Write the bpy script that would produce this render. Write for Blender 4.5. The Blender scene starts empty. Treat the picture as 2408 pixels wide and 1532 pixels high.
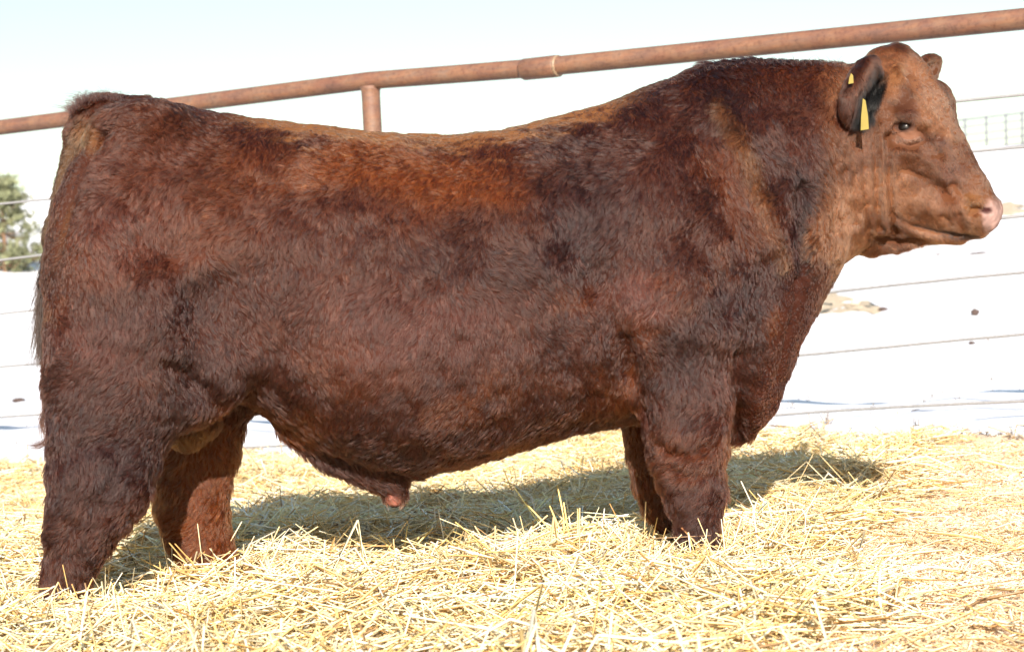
import bpy, math, random
import numpy as np
from mathutils import Vector, Matrix
from mathutils.kdtree import KDTree

random.seed(7)
rng = np.random.default_rng(7)
sc = bpy.context.scene
col = sc.collection

# ------------------------------------------------------------------ camera, light, exposure
IW, IH, FPX = 2407.0, 1532.0, 4583.0          # photograph's size in my measuring units, focal length in the same
CAM = np.array([0.0, -5.5, 0.58])
PITCH, ROLL = math.radians(1.05), math.radians(3.0)
F = np.array([0, math.cos(PITCH), math.sin(PITCH)])
U0 = np.array([0, -math.sin(PITCH), math.cos(PITCH)])
X0 = np.array([1.0, 0, 0])
R = math.cos(ROLL) * X0 - math.sin(ROLL) * U0
U = math.sin(ROLL) * X0 + math.cos(ROLL) * U0
cd = bpy.data.cameras.new('camera')
cam = bpy.data.objects.new('camera', cd)
col.objects.link(cam)
cam.matrix_world = Matrix(((R[0], U[0], -F[0], CAM[0]), (R[1], U[1], -F[1], CAM[1]), (R[2], U[2], -F[2], CAM[2]), (0, 0, 0, 1)))
cd.sensor_width = 36.0
cd.lens = 36.0 * FPX / IW
cd.clip_start, cd.clip_end = 0.1, 2000
cd.dof.use_dof = True
cd.dof.focus_distance = 5.4
cd.dof.aperture_fstop = 6.3
sc.camera = cam

SUN_EL = math.radians(23.5)
SUN_AZ = math.radians(0.5)                    # almost straight behind the camera
w = bpy.data.worlds.new('World')
sc.world = w
w.use_nodes = True
nt = w.node_tree
bg = nt.nodes['Background']
sky = nt.nodes.new('ShaderNodeTexSky')
sky.sky_type = 'NISHITA'
sky.sun_disc = False
sky.sun_elevation = SUN_EL
sky.sun_rotation = math.pi - SUN_AZ
sky.altitude = 300
sky.air_density = 1.5
sky.dust_density = 0.8
sky.ozone_density = 1.0
nt.links.new(sky.outputs[0], bg.inputs[0])
bg.inputs[1].default_value = 0.075
sl = bpy.data.lights.new('sun', 'SUN')
sl.energy = 5.0
sl.angle = math.radians(0.5)
sl.color = (1.0, 0.905, 0.80)
so = bpy.data.objects.new('sun', sl)
col.objects.link(so)
so.location = (-0.5, -20, 9)
so.rotation_euler = (math.pi / 2 - SUN_EL, 0, SUN_AZ)
sc.view_settings.view_transform = 'Standard'
sc.view_settings.look = 'None'
sc.view_settings.gamma = 1.0
sc.view_settings.use_curve_mapping = False
sc.view_settings.exposure = 1.22
sc.cycles.max_bounces = 8
sc.cycles.use_denoising = True

# ------------------------------------------------------------------ helpers
def ray(x, y):
    a = (np.asarray(x, float) - IW / 2) / FPX
    b = (IH / 2 - np.asarray(y, float)) / FPX
    return F + np.multiply.outer(a, R) + np.multiply.outer(b, U)

def px(x, y, d):
    return CAM + ray(x, y) * d

def project(P):
    q = np.asarray(P) - CAM
    d = q @ F
    return IW / 2 + FPX * (q @ R) / d, IH / 2 - FPX * (q @ U) / d, d

ALPHA = math.radians(10)                       # the bull stands a little turned away
UD = np.array([math.cos(ALPHA), math.sin(ALPHA), 0])
VD = np.array([math.sin(ALPHA), -math.cos(ALPHA), 0])   # towards the camera

def M(x, y, v=0.0):
    """point on the plane at lateral offset v from the bull's mid plane that is seen at (x, y)"""
    r = ray(x, y)
    t = (v - CAM @ VD) / (r @ VD)
    return CAM + r * t

PXM = 5.5 / FPX                                # metres for one measuring unit at the bull

def hash3(ix, iy, iz, seed):
    h = (ix * 374761393 + iy * 668265263 + iz * 2147483647 + seed * 974634277) & 0xFFFFFFFF
    h = ((h ^ (h >> 13)) * 1274126177) & 0xFFFFFFFF
    h = (h ^ (h >> 16)) & 0xFFFFFFFF
    return h.astype(np.float64) / 4294967295.0

def vnoise(P, scale, seed=0):
    p = np.asarray(P, float) * scale
    i = np.floor(p).astype(np.int64)
    f = p - i
    f = f * f * (3 - 2 * f)
    out = 0
    for dx in (0, 1):
        for dy in (0, 1):
            for dz in (0, 1):
                wgt = (f[..., 0] if dx else 1 - f[..., 0]) * (f[..., 1] if dy else 1 - f[..., 1]) * (f[..., 2] if dz else 1 - f[..., 2])
                out = out + wgt * hash3(i[..., 0] + dx, i[..., 1] + dy, i[..., 2] + dz, seed)
    return out                                  # 0..1

def fbm(P, scale, seed=0, octv=3):
    a, s, t = 1.0, 0.0, 0.0
    for k in range(octv):
        s = s + a * vnoise(P, scale * 2 ** k, seed + 17 * k)
        t += a
        a *= 0.5
    return s / t

def sstep(a, b, x):
    t = np.clip((x - a) / (b - a), 0, 1)
    return t * t * (3 - 2 * t)

def seg2(x, y, pts):
    """distance in measuring units from (x, y) to a polyline"""
    best = np.full(np.shape(x), 1e9)
    for (ax, ay), (bx, by) in zip(pts[:-1], pts[1:]):
        dx, dy = bx - ax, by - ay
        t = np.clip(((x - ax) * dx + (y - ay) * dy) / (dx * dx + dy * dy + 1e-9), 0, 1)
        best = np.minimum(best, np.hypot(x - ax - t * dx, y - ay - t * dy))
    return best

def mesh_np(name, V, Q, mat=None, smooth=True, parent=None):
    """mesh object from a vertex array and an (n, 3|4) face array"""
    V = np.asarray(V, np.float32); Q = np.asarray(Q, np.int32)
    me = bpy.data.meshes.new(name)
    k = Q.shape[1]
    me.vertices.add(len(V)); me.vertices.foreach_set('co', V.ravel())
    me.loops.add(Q.size); me.loops.foreach_set('vertex_index', Q.ravel())
    me.polygons.add(len(Q)); me.polygons.foreach_set('loop_start', np.arange(0, Q.size, k, dtype=np.int32))
    me.polygons.foreach_set('use_smooth', np.full(len(Q), smooth, bool))
    me.update(calc_edges=True)
    o = bpy.data.objects.new(name, me)
    if mat: me.materials.append(mat)
    col.objects.link(o)
    if parent: o.parent = parent
    return o

def link_bm(name, V, faces, mat, smooth=False, parent=None):
    me = bpy.data.meshes.new(name)
    me.from_pydata([tuple(map(float, v)) for v in V], [], faces)
    me.polygons.foreach_set('use_smooth', [smooth] * len(me.polygons))
    me.materials.append(mat)
    o = bpy.data.objects.new(name, me)
    col.objects.link(o)
    if parent: o.parent = parent
    return o

def tube(pts, radii, n=10, cap=True):
    pts = [np.asarray(p, float) for p in pts]
    V, Fc = [], []
    for i, p in enumerate(pts):
        t = pts[min(i + 1, len(pts) - 1)] - pts[max(i - 1, 0)]
        t = t / np.linalg.norm(t)
        a = np.cross(t, [0, 0, 1.0])
        if np.linalg.norm(a) < 0.05: a = np.cross(t, [1.0, 0, 0])
        a /= np.linalg.norm(a); b = np.cross(t, a)
        for k in range(n):
            an = 2 * math.pi * k / n
            V.append(p + radii[i] * (math.cos(an) * a + math.sin(an) * b))
    for i in range(len(pts) - 1):
        for k in range(n):
            Fc.append((i * n + k, i * n + (k + 1) % n, (i + 1) * n + (k + 1) % n, (i + 1) * n + k))
    if cap:
        Fc.append(tuple(range(n - 1, -1, -1)))
        Fc.append(tuple((len(pts) - 1) * n + k for k in range(n)))
    return V, Fc

def join(parts):
    V, Fc = [], []
    for v, f in parts:
        o = len(V)
        V += list(v); Fc += [tuple(i + o for i in q) for q in f]
    return V, Fc

def tag(o, label=None, cat=None, group=None, kind=None):
    if label: o['label'] = label
    if cat: o['category'] = cat
    if group: o['group'] = group
    if kind: o['kind'] = kind
    return o

def empty(name, loc):
    o = bpy.data.objects.new(name, None)
    o.location = tuple(map(float, loc))
    col.objects.link(o)
    return o

def set_color(me, C, name='tint', domain='POINT'):
    at = me.attributes.new(name, 'FLOAT_COLOR', domain)
    a = np.ones((len(C), 4), np.float32); a[:, :3] = C
    at.data.foreach_set('color', a.ravel())

# ---- materials
def mat_new(name):
    m = bpy.data.materials.new(name)
    m.use_nodes = True
    return m, m.node_tree, m.node_tree.nodes['Principled BSDF']

def N(nt, t, **kw):
    n = nt.nodes.new(t)
    for k, v in kw.items():
        setattr(n, k, v)
    return n

def noise_node(nt, scale, detail=4, rough=0.6, coord='Object', vec=None):
    tc = N(nt, 'ShaderNodeTexCoord')
    n = N(nt, 'ShaderNodeTexNoise')
    n.inputs['Scale'].default_value = scale; n.inputs['Detail'].default_value = detail; n.inputs['Roughness'].default_value = rough
    nt.links.new(vec if vec else tc.outputs[coord], n.inputs['Vector'])
    return n

def ramp(nt, fac, stops):
    r = N(nt, 'ShaderNodeValToRGB')
    el = r.color_ramp.elements
    while len(el) < len(stops): el.new(0.5)
    for e, (p, c) in zip(el, stops):
        e.position = p; e.color = (*c, 1)
    nt.links.new(fac, r.inputs['Fac'])
    return r

def bump(nt, h, bsdf, strength, dist):
    b = N(nt, 'ShaderNodeBump')
    b.inputs['Strength'].default_value = strength; b.inputs['Distance'].default_value = dist
    nt.links.new(h, b.inputs['Height']); nt.links.new(b.outputs[0], bsdf.inputs['Normal'])

def plain(name, c, rough=0.6, spec=0.4, vary=0.25, scale=30, metal=0.0):
    m, nt, b = mat_new(name)
    n = noise_node(nt, scale)
    c = np.array(c)
    r = ramp(nt, n.outputs['Fac'], [(0.3, tuple(c * (1 - vary))), (0.7, tuple(np.minimum(c * (1 + vary), 1)))])
    nt.links.new(r.outputs[0], b.inputs['Base Color'])
    b.inputs['Roughness'].default_value = rough; b.inputs['Specular IOR Level'].default_value = spec; b.inputs['Metallic'].default_value = metal
    return m

def tinted(name, rough=0.55, spec=0.35, attr='tint'):
    m, nt, b = mat_new(name)
    a = N(nt, 'ShaderNodeAttribute', attribute_name=attr)
    nt.links.new(a.outputs['Color'], b.inputs['Base Color'])
    b.inputs['Roughness'].default_value = rough; b.inputs['Specular IOR Level'].default_value = spec
    return m

# snow
m_snow, nt, b = mat_new('snow')
n1 = noise_node(nt, 0.35, 6); n2 = noise_node(nt, 5.0, 5)
r1 = ramp(nt, n1.outputs['Fac'], [(0.30, (0.80, 0.82, 0.86)), (0.55, (0.86, 0.87, 0.89))])
tc = N(nt, 'ShaderNodeTexCoord'); mp = N(nt, 'ShaderNodeMapping'); mp.inputs['Scale'].default_value = (0.55, 1.6, 1.0)
nt.links.new(tc.outputs['Object'], mp.inputs['Vector'])
n3 = noise_node(nt, 1.7, 8, 0.72, vec=mp.outputs[0])
n4 = noise_node(nt, 0.6, 7, 0.7, vec=mp.outputs[0])
r4 = ramp(nt, n4.outputs['Fac'], [(0.42, (0.86, 0.87, 0.90)), (0.62, (0.56, 0.57, 0.62))])
gr = ramp(nt, n3.outputs['Fac'], [(0.625, (0, 0, 0)), (0.70, (1, 1, 1))])
mx = N(nt, 'ShaderNodeMix', data_type='RGBA')
nt.links.new(gr.outputs[0], mx.inputs['Factor']); nt.links.new(r4.outputs[0], mx.inputs['A']); mx.inputs['B'].default_value = (0.45, 0.38, 0.29, 1)
nt.links.new(mx.outputs['Result'], b.inputs['Base Color'])
b.inputs['Roughness'].default_value = 0.6
bump(nt, n2.outputs['Fac'], b, 0.5, 0.05)

# straw litter under the loose straw
m_bed, nt, b = mat_new('straw_bed')
tc = N(nt, 'ShaderNodeTexCoord')
nA = noise_node(nt, 9, 6, 0.7); nB = noise_node(nt, 120, 3, 0.7)
rA = ramp(nt, nA.outputs['Fac'], [(0.3, (0.36, 0.25, 0.14)), (0.5, (0.56, 0.43, 0.26)), (0.7, (0.70, 0.58, 0.38))])
rB = ramp(nt, nB.outputs['Fac'], [(0.3, (0.45, 0.42, 0.40)), (0.6, (1, 1, 1))])
mx = N(nt, 'ShaderNodeMix', data_type='RGBA', blend_type='MULTIPLY'); mx.inputs['Factor'].default_value = 0.8
nt.links.new(rA.outputs[0], mx.inputs['A']); nt.links.new(rB.outputs[0], mx.inputs['B'])
# trampled tan chaff on the right
sx = N(nt, 'ShaderNodeSeparateXYZ'); nt.links.new(tc.outputs['Object'], sx.inputs[0])
rC = ramp(nt, nB.outputs['Fac'], [(0.25, (0.42, 0.26, 0.15)), (0.42, (0.72, 0.52, 0.36)), (0.6, (0.82, 0.64, 0.47))])
at = N(nt, 'ShaderNodeAttribute', attribute_name='chaff')
mx2 = N(nt, 'ShaderNodeMix', data_type='RGBA')
nt.links.new(at.outputs['Fac'], mx2.inputs['Factor']); nt.links.new(mx.outputs['Result'], mx2.inputs['A']); nt.links.new(rC.outputs[0], mx2.inputs['B'])
nt.links.new(mx2.outputs['Result'], b.inputs['Base Color'])
b.inputs['Roughness'].default_value = 0.9; b.inputs['Specular IOR Level'].default_value = 0.15
bump(nt, nB.outputs['Fac'], b, 0.8, 0.012)

m_straw = tinted('straw', 0.45, 0.45)
m_chaff = tinted('chaff', 0.7, 0.25)
m_weed = tinted('dry_weed', 0.8, 0.15)
m_needle = tinted('needles', 0.6, 0.3)

# rusty pipe
m_rust, nt, b = mat_new('rusty_pipe')
nA = noise_node(nt, 6, 8, 0.7); nB = noise_node(nt, 45, 6, 0.7)
rA = ramp(nt, nA.outputs['Fac'], [(0.25, (0.095, 0.048, 0.038)), (0.42, (0.135, 0.066, 0.046)), (0.58, (0.165, 0.090, 0.058)), (0.75, (0.15, 0.105, 0.085))])
rB = ramp(nt, nB.outputs['Fac'], [(0.32, (0.6, 0.55, 0.55)), (0.5, (1, 1, 1)), (0.72, (1.0, 1.0, 1.0)), (0.8, (1.5, 1.35, 1.2))])
mx = N(nt, 'ShaderNodeMix', data_type='RGBA', blend_type='MULTIPLY'); mx.inputs['Factor'].default_value = 1
nt.links.new(rA.outputs[0], mx.inputs['A']); nt.links.new(rB.outputs[0], mx.inputs['B']); nt.links.new(mx.outputs['Result'], b.inputs['Base Color'])
b.inputs['Roughness'].default_value = 0.6; b.inputs['Specular IOR Level'].default_value = 0.5
tcr = N(nt, 'ShaderNodeTexCoord'); mpr = N(nt, 'ShaderNodeMapping'); mpr.inputs['Scale'].default_value = (2.2, 2.2, 14.0); mpr.inputs['Rotation'].default_value = (0, 0, math.radians(35))
nt.links.new(tcr.outputs['Object'], mpr.inputs['Vector'])
nS = noise_node(nt, 3.0, 8, 0.75, vec=mpr.outputs[0])
rS = ramp(nt, nS.outputs['Fac'], [(0.36, (0.55, 0.55, 0.62)), (0.47, (1, 1, 1)), (0.58, (1.25, 1.0, 0.72)), (0.68, (1.5, 1.45, 1.4))])
mxS = N(nt, 'ShaderNodeMix', data_type='RGBA', blend_type='MULTIPLY'); mxS.inputs['Factor'].default_value = 0.55
nt.links.new(mx.outputs['Result'], mxS.inputs['A']); nt.links.new(rS.outputs[0], mxS.inputs['B']); nt.links.new(mxS.outputs['Result'], b.inputs['Base Color'])
bump(nt, nS.outputs['Fac'], b, 0.5, 0.006)

m_weld = plain('weld', (0.20, 0.135, 0.085), 0.5, 0.5, 0.4, 80)
m_cable = plain('galvanised_cable', (0.23, 0.23, 0.24), 0.5, 0.5, 0.15, 60, 0.0)
m_far_steel = plain('pale_steel', (0.11, 0.105, 0.14), 0.6, 0.4, 0.1, 3)
m_bark = plain('bark', (0.16, 0.10, 0.065), 0.9, 0.1, 0.4, 9)
m_soil = plain('bare_soil', (0.46, 0.38, 0.28), 0.95, 0.1, 0.3, 8)
m_clod = plain('dark_clod', (0.07, 0.05, 0.045), 0.9, 0.1, 0.4, 60)
m_tag = plain('yellow_plastic', (0.22, 0.17, 0.035), 0.4, 0.5, 0.05, 40)
m_hoof = plain('hoof_horn', (0.05, 0.04, 0.035), 0.5, 0.5, 0.3, 60)
m_eye = plain('eyeball', (0.005, 0.0035, 0.003), 0.28, 0.4, 0.2, 30)
m_foam = plain('foam', (0.75, 0.74, 0.72), 0.4, 0.5, 0.05, 90)

# ------------------------------------------------------------------ terrain
def fence_y(x):
    return 3.24 - 0.695 * (x - 2.3)

def terrain(x, y):
    x = np.asarray(x, float); y = np.asarray(y, float)
    xf = np.clip(x, -11, 11)
    yf = fence_y(xf)
    z = -0.052 + 0.117 * sstep(0, 1, (y - (yf - 3.0)) / 3.0) + 0.03 * np.clip(x, -2.0, 0.0) * sstep(1.0, 3.0, y)
    dd = np.maximum(y - yf, 0)
    q = np.minimum(dd, 150)
    far = (0.04 * q + 0.00047 * q * q) * (1 - 0.0016 * np.clip(x, -70, 70))
    far = far - 0.02 * np.maximum(dd - 150, 0) * sstep(150, 220, dd)
    P = np.stack([x, y, 0 * x], -1)
    z = z + far + (fbm(P, 0.22, 5) - 0.5) * 0.5 * sstep(1.0, 30, dd) + (fbm(P, 1.1, 8) - 0.5) * (0.05 + 0.16 * sstep(0.3, 2.0, dd))
    return z

def ground_at(x, y):
    """the terrain point seen at (x, y)"""
    r = ray(x, y)
    ts = np.concatenate([np.arange(2.5, 20, 0.02), np.arange(20, 200, 0.2)])
    P = CAM + np.outer(ts, r)
    below = P[:, 2] < terrain(P[:, 0], P[:, 1])
    i = int(np.argmax(below)) if below.any() else len(ts) - 1
    p = P[i].copy(); p[2] = terrain(p[0], p[1])
    return p

gx = np.sinh(np.linspace(-4.2, 4.2, 220)) / math.sinh(4.2) * 300
gy = np.concatenate([-np.geomspace(60, 1, 20), np.linspace(-0.9, 14, 75), np.geomspace(14.4, 420, 110)]) 
GX, GY = np.meshgrid(gx, gy)
GZ = terrain(GX, GY)
V = np.stack([GX, GY, GZ], -1).reshape(-1, 3)
nx, ny = len(gx), len(gy)
idx = np.arange(nx * ny).reshape(ny, nx)
Q = np.stack([idx[:-1, :-1], idx[:-1, 1:], idx[1:, 1:], idx[1:, :-1]], -1).reshape(-1, 4)
tag(mesh_np('snow_field', V, Q, m_snow), kind='structure')

# straw bed: the sheet the loose straw lies on, up to the fence
BED = 0.035
def bed_edge(x, y):
    """1 on the straw bed, falling to 0 at its ragged far edge"""
    P = np.stack([np.asarray(x, float), np.asarray(y, float), 0 * np.asarray(x, float)], -1)
    return sstep(0.35, -0.25, y - fence_y(np.clip(x, -11, 11)) - 0.35 + (fbm(P, 1.3, 40) - 0.5) * 2.2)

def bed_height(x, y):
    P = np.stack([np.asarray(x, float), np.asarray(y, float), 0 * np.asarray(x, float)], -1)
    e = bed_edge(x, y)
    lump = (fbm(P, 2.3, 21) - 0.45) * 0.13 + (fbm(P, 6.0, 22) - 0.5) * 0.075 + 0.05 * np.exp(-(((P[..., 0] - 0.95) / 0.45) ** 2 + ((P[..., 1] - 0.15) / 0.55) ** 2))
    return terrain(x, y) + e * (BED + lump * (0.35 + 0.65 * (1 - chaff_mask(x, y)))) - (1 - e) * 0.03

def chaff_mask(x, y):
    P = np.stack([np.asarray(x, float), np.asarray(y, float), 0 * np.asarray(x, float)], -1)
    pxx, pyy, d = project(np.stack([np.asarray(x, float), np.asarray(y, float), 0.05 + 0 * np.asarray(x, float)], -1))
    xn = x - (0.38 + 0.265 * (np.asarray(y) + 2.1)) + (fbm(P, 1.6, 33) - 0.5) * 0.7
    return sstep(-0.08, 0.18, xn)

bx = np.linspace(-6.5, 4.8, 290); by = np.linspace(-4.2, 9.6, 300)
BX, BY = np.meshgrid(bx, by)
BZ = bed_height(BX, BY)
V = np.stack([BX, BY, BZ], -1).reshape(-1, 3)
idx = np.arange(len(bx) * len(by)).reshape(len(by), len(bx))
Q = np.stack([idx[:-1, :-1], idx[:-1, 1:], idx[1:, 1:], idx[1:, :-1]], -1).reshape(-1, 4)
cy = BY.ravel()[Q].mean(1) - fence_y(np.clip(BX.ravel()[Q].mean(1), -11, 11))
Q = Q[cy < 1.9]
used = np.unique(Q); remap = -np.ones(len(V), int); remap[used] = np.arange(len(used))
bed = mesh_np('straw_bed', V[used], remap[Q], m_bed)
cm = chaff_mask(BX.ravel()[used], BY.ravel()[used])
set_color(bed.data, np.repeat(cm[:, None], 3, 1), 'chaff')
tag(bed, kind='structure')

# ------------------------------------------------------------------ fence
fence = empty('pipe_fence', (0.0, float(fence_y(0.0)), float(terrain(0.0, fence_y(0.0)))))
tag(fence, 'rusty brown pipe rail fence with thin cables strung behind the bull', 'fence')
FO = np.array(fence.location)
def fence_pt(x, y, off=0.0):
    """point of the fence's upright plane seen at (x, y)"""
    n = np.array([0.695, 1.0, 0.0])
    r = ray(x, y)
    t = ((3.24 + 0.695 * 2.3 - off) - CAM @ n) / (r @ n)
    return CAM + r * t
def fpart(name, vf, mat, smooth=True):
    V, Fc = vf
    o = link_bm(name, [np.asarray(v) - FO for v in V], Fc, mat, smooth, fence)
    return o
rail_px = [(-900, 418), (0, 300), (420, 247), (868, 190), (1080, 174), (1270, 159), (1700, 116), (2407, 45), (3100, -26)]
rp = [fence_pt(*p) for p in rail_px]
fine = []
for a, b_ in zip(rp[:-1], rp[1:]):
    for k in range(6): fine.append(a + (b_ - a) * k / 6)
fine.append(rp[-1])
fpart('top_rail', tube(fine, [0.0495] * len(fine), 20), m_rust)
a, b_ = fence_pt(1232, 164), fence_pt(1308, 156)
d_ = (b_ - a) / np.linalg.norm(b_ - a)
fpart('sleeve', tube([a - d_ * 0.012, a, a + d_ * 0.004, b_ - d_ * 0.004, b_, b_ + d_ * 0.006], [0.050, 0.054, 0.0575, 0.0585, 0.0575, 0.050], 20), m_rust)
fpart('weld_bead', tube([b_ + d_ * 0.001, b_ + d_ * 0.006, b_ + d_ * 0.014, b_ + d_ * 0.019], [0.051, 0.0575, 0.0575, 0.050], 20), m_weld)
for xx, yy in ((870, 190), (-560, 374), (3000, -16)):
    p = fence_pt(xx, yy)
    g = terrain(p[0], p[1]) - 0.3
    top = p + np.array([0, 0, -0.035])
    fpart('post', tube([np.array([p[0], p[1], g]), top - [0, 0, 0.05], top - [0, 0, 0.02], top], [0.052, 0.052, 0.054, 0.064], 18), m_rust)
for y0, y1 in ((475, 227), (608, 346), (742, 503), (858, 645), (977, 790), (1092, 942)):
    s = (y1 - y0) / 2407.0
    pts = []
    for k in range(25):
        xx = -900 + 4000 * k / 24
        pts.append(fence_pt(xx, y0 + s * xx + 5 * math.sin(k * 0.7 + y0), 0.060))
    fpart('cable', tube(pts, [0.0078] * len(pts), 6), m_cable)

# ------------------------------------------------------------------ the bull
def smin(a, b, k):
    h = np.clip(0.5 + 0.5 * (b - a) / k, 0, 1)
    return b + (a - b) * h - k * h * (1 - h)

def smax(a, b, k):
    return -smin(-a, -b, k)

H = 0.006
BMIN = np.array([-1.66, -0.75, -0.10]); BMAX = np.array([1.62, 0.85, 1.66])
NB = 16
dims = np.ceil((BMAX - BMIN) / (H * NB)).astype(int)
bi = np.stack(np.meshgrid(*[np.arange(n) for n in dims], indexing='ij'), -1).reshape(-1, 3)
cen = BMIN + (bi + 0.5) * NB * H
DIAG = NB * H * math.sqrt(3) / 2

# trunk and neck: top, bottom and half width along the body
TR = [  # x, top, bottom, half width
    (112, 640, 760, 0.10), (122, 570, 830, 0.16), (140, 500, 880, 0.20), (170, 432, 920, 0.235), (215, 345, 940, 0.265), (245, 296, 950, 0.275), (300, 240, 955, 0.285),
    (350, 240, 955, 0.295), (420, 250, 950, 0.305), (560, 268, 948, 0.315), (640, 281, 1002, 0.335), (740, 296, 1062, 0.36), (860, 311, 1106, 0.38),
    (960, 322, 1116, 0.385), (1080, 322, 1096, 0.38), (1200, 306, 1062, 0.365), (1330, 275, 1016, 0.345), (1450, 241, 998, 0.335), (1530, 212, 1000, 0.325),
    (1600, 182, 1015, 0.312), (1680, 153, 1030, 0.292), (1740, 145, 1030, 0.268), (1785, 144, 985, 0.245), (1825, 143, 885, 0.222), (1865, 144, 800, 0.205), (1910, 146, 705, 0.185),
    (1960, 150, 625, 0.165), (2010, 158, 590, 0.155), (2060, 180, 560, 0.13)]
tu, tt, tb, tw = [], [], [], []
for x, t, b_, w_ in TR:
    pt, pb = M(x, t), M(x, b_)
    tu.append(0.5 * (pt @ UD + pb @ UD)); tt.append(pt[2]); tb.append(pb[2]); tw.append(w_)
tu = np.array(tu)
def trunk(P):
    u = P @ UD; v = P @ VD; z = P[..., 2]
    zt = np.interp(u, tu, tt); zb = np.interp(u, tu, tb); wv = np.interp(u, tu, tw)
    h = zt - zb
    fr = np.interp(u, [tu[0], M(600, 500) @ UD, M(1000, 500) @ UD, M(1500, 500) @ UD, M(1800, 500) @ UD], [0.55, 0.50, 0.42, 0.42, 0.5])
    zm = zb + fr * h
    up = z > zm
    hh = np.where(up, zt - zm, zm - zb)
    ex = np.interp(u, [M(300, 500) @ UD, M(800, 500) @ UD, M(1500, 500) @ UD, M(1700, 500) @ UD], [2.25, 2.35, 2.25, 2.0])
    r = (np.abs(v / wv) ** ex + np.abs((z - zm) / hh) ** ex + 1e-9) ** (1 / ex)
    d = (r - 1) * np.minimum(wv, hh)
    return smax(d, np.maximum(tu[0] - u, u - tu[-1]), 0.06)

PR = []    # (op, k, fn, lo, hi)
def add(op, k, fn, lo, hi):
    PR.append((op, k, fn, np.asarray(lo) - k - 0.03, np.asarray(hi) + k + 0.03))

def chain(pts, k=0.05, sq=1.0, op='u', ax=None):
    """round-cone chain; pts = [(point, radius m)]; sq squeezes it sideways"""
    pts = [(np.asarray(p, float), r) for p, r in pts]
    a_ = VD if ax is None else ax
    def fn(P):
        best = None
        for (a, ra), (b, rb) in zip(pts[:-1], pts[1:]):
            ba = b - a
            t = np.clip(((P - a) @ ba) / (ba @ ba), 0, 1)
            q = P - a - t[..., None] * ba
            if sq != 1.0:
                q = q + ((sq - 1) * (q @ a_))[..., None] * a_
            d = np.sqrt((q * q).sum(-1)) - (ra + (rb - ra) * t)
            best = d if best is None else np.minimum(best, d)
        return best * (1.0 if sq <= 1 else 0.85)
    A = np.array([p for p, r in pts]); rr = max(r for p, r in pts) / min(sq, 1.0)
    add(op, k, fn, A.min(0) - rr, A.max(0) + rr)

def ell(c, radii, axes=None, k=0.05, op='u'):
    c = np.asarray(c, float); rd = np.asarray(radii, float)
    axm = np.eye(3) if axes is None else np.asarray(axes, float)   # rows: local axes
    def fn(P):
        q = (P - c) @ axm.T
        k0 = np.sqrt(((q / rd) ** 2).sum(-1)); k1 = np.sqrt(((q / rd ** 2) ** 2).sum(-1)) + 1e-9
        return k0 * (k0 - 1) / k1
    add(op, k, fn, c - rd.max(), c + rd.max())

BAX = np.array([UD, -VD, [0, 0, 1.0]])
def mc(pts, v, k=0.05, sq=1.0, op='u'):
    """chain given as (x, y, radius) in measuring units at lateral offset v (or per-point v)"""
    out = []
    for p in pts:
        vv = p[3] if len(p) > 3 else v
        out.append((M(p[0], p[1], vv), p[2] * PXM))
    chain(out, k, sq, op)

# hindquarters
ell(M(262, 660, 0.20), (0.165, 0.13, 0.33), BAX, 0.12)
ell(M(262, 660, -0.20), (0.165, 0.13, 0.33), BAX, 0.12)
ell(M(400, 800, 0.225), (0.16, 0.10, 0.20), BAX, 0.10)
ell(M(400, 800, -0.225), (0.16, 0.10, 0.20), BAX, 0.10)
ell(M(330, 290, 0.20), (0.10, 0.07, 0.05), BAX, 0.10)         # hook bone
ell(M(330, 290, -0.20), (0.10, 0.07, 0.05), BAX, 0.10)
# near hind leg
mc([(262, 880, 140, 0.20), (262, 960, 140, 0.21), (247, 1050, 126, 0.22), (236, 1115, 116, 0.225), (212, 1190, 93, 0.23), (188, 1255, 76, 0.23), (168, 1320, 61, 0.23), (150, 1385, 52, 0.23), (146, 1430, 50, 0.23)], 0.22, 0.09, 1.45)
# far hind leg
mc([(440, 800, 120, -0.150), (478, 950, 112, -0.160), (476, 1050, 93, -0.170), (452, 1130, 92, -0.175), (450, 1185, 88, -0.180), (462, 1250, 76, -0.180), (484, 1305, 68, -0.180), (508, 1345, 56, -0.180), (512, 1385, 50, -0.180)], -0.22, 0.09, 1.45)
# flank fold
mc([(545, 850, 45, 0.22), (520, 920, 38, 0.21), (470, 960, 30, 0.20)], 0.2, 0.07)
# near front leg and shoulder
ell(M(1560, 600, 0.235), (0.17, 0.085, 0.25), BAX, 0.10)
ell(M(1600, 740, 0.25), (0.16, 0.09, 0.14), BAX, 0.08)
ell(M(1560, 600, -0.235), (0.17, 0.085, 0.25), BAX, 0.10)
ell(M(1600, 740, -0.25), (0.16, 0.09, 0.14), BAX, 0.08)
mc([(1615, 800, 132, 0.22), (1612, 900, 118, 0.225), (1614, 1000, 101, 0.225), (1619, 1060, 90, 0.22), (1624, 1105, 80, 0.22), (1634, 1150, 72, 0.22), (1640, 1190, 57, 0.22), (1644, 1225, 49, 0.22), (1644, 1260, 47, 0.22), (1643, 1310, 47, 0.22)], 0.22, 0.06, 1.35)
# far front leg
mc([(1590, 800, 125, -0.150), (1560, 930, 108, -0.160), (1550, 1010, 90, -0.160), (1548, 1060, 84, -0.160), (1553, 1120, 74, -0.160), (1564, 1170, 64, -0.160), (1582, 1215, 54, -0.160), (1592, 1260, 50, -0.160), (1596, 1300, 47, -0.160)], -0.21, 0.06, 1.35)
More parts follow.
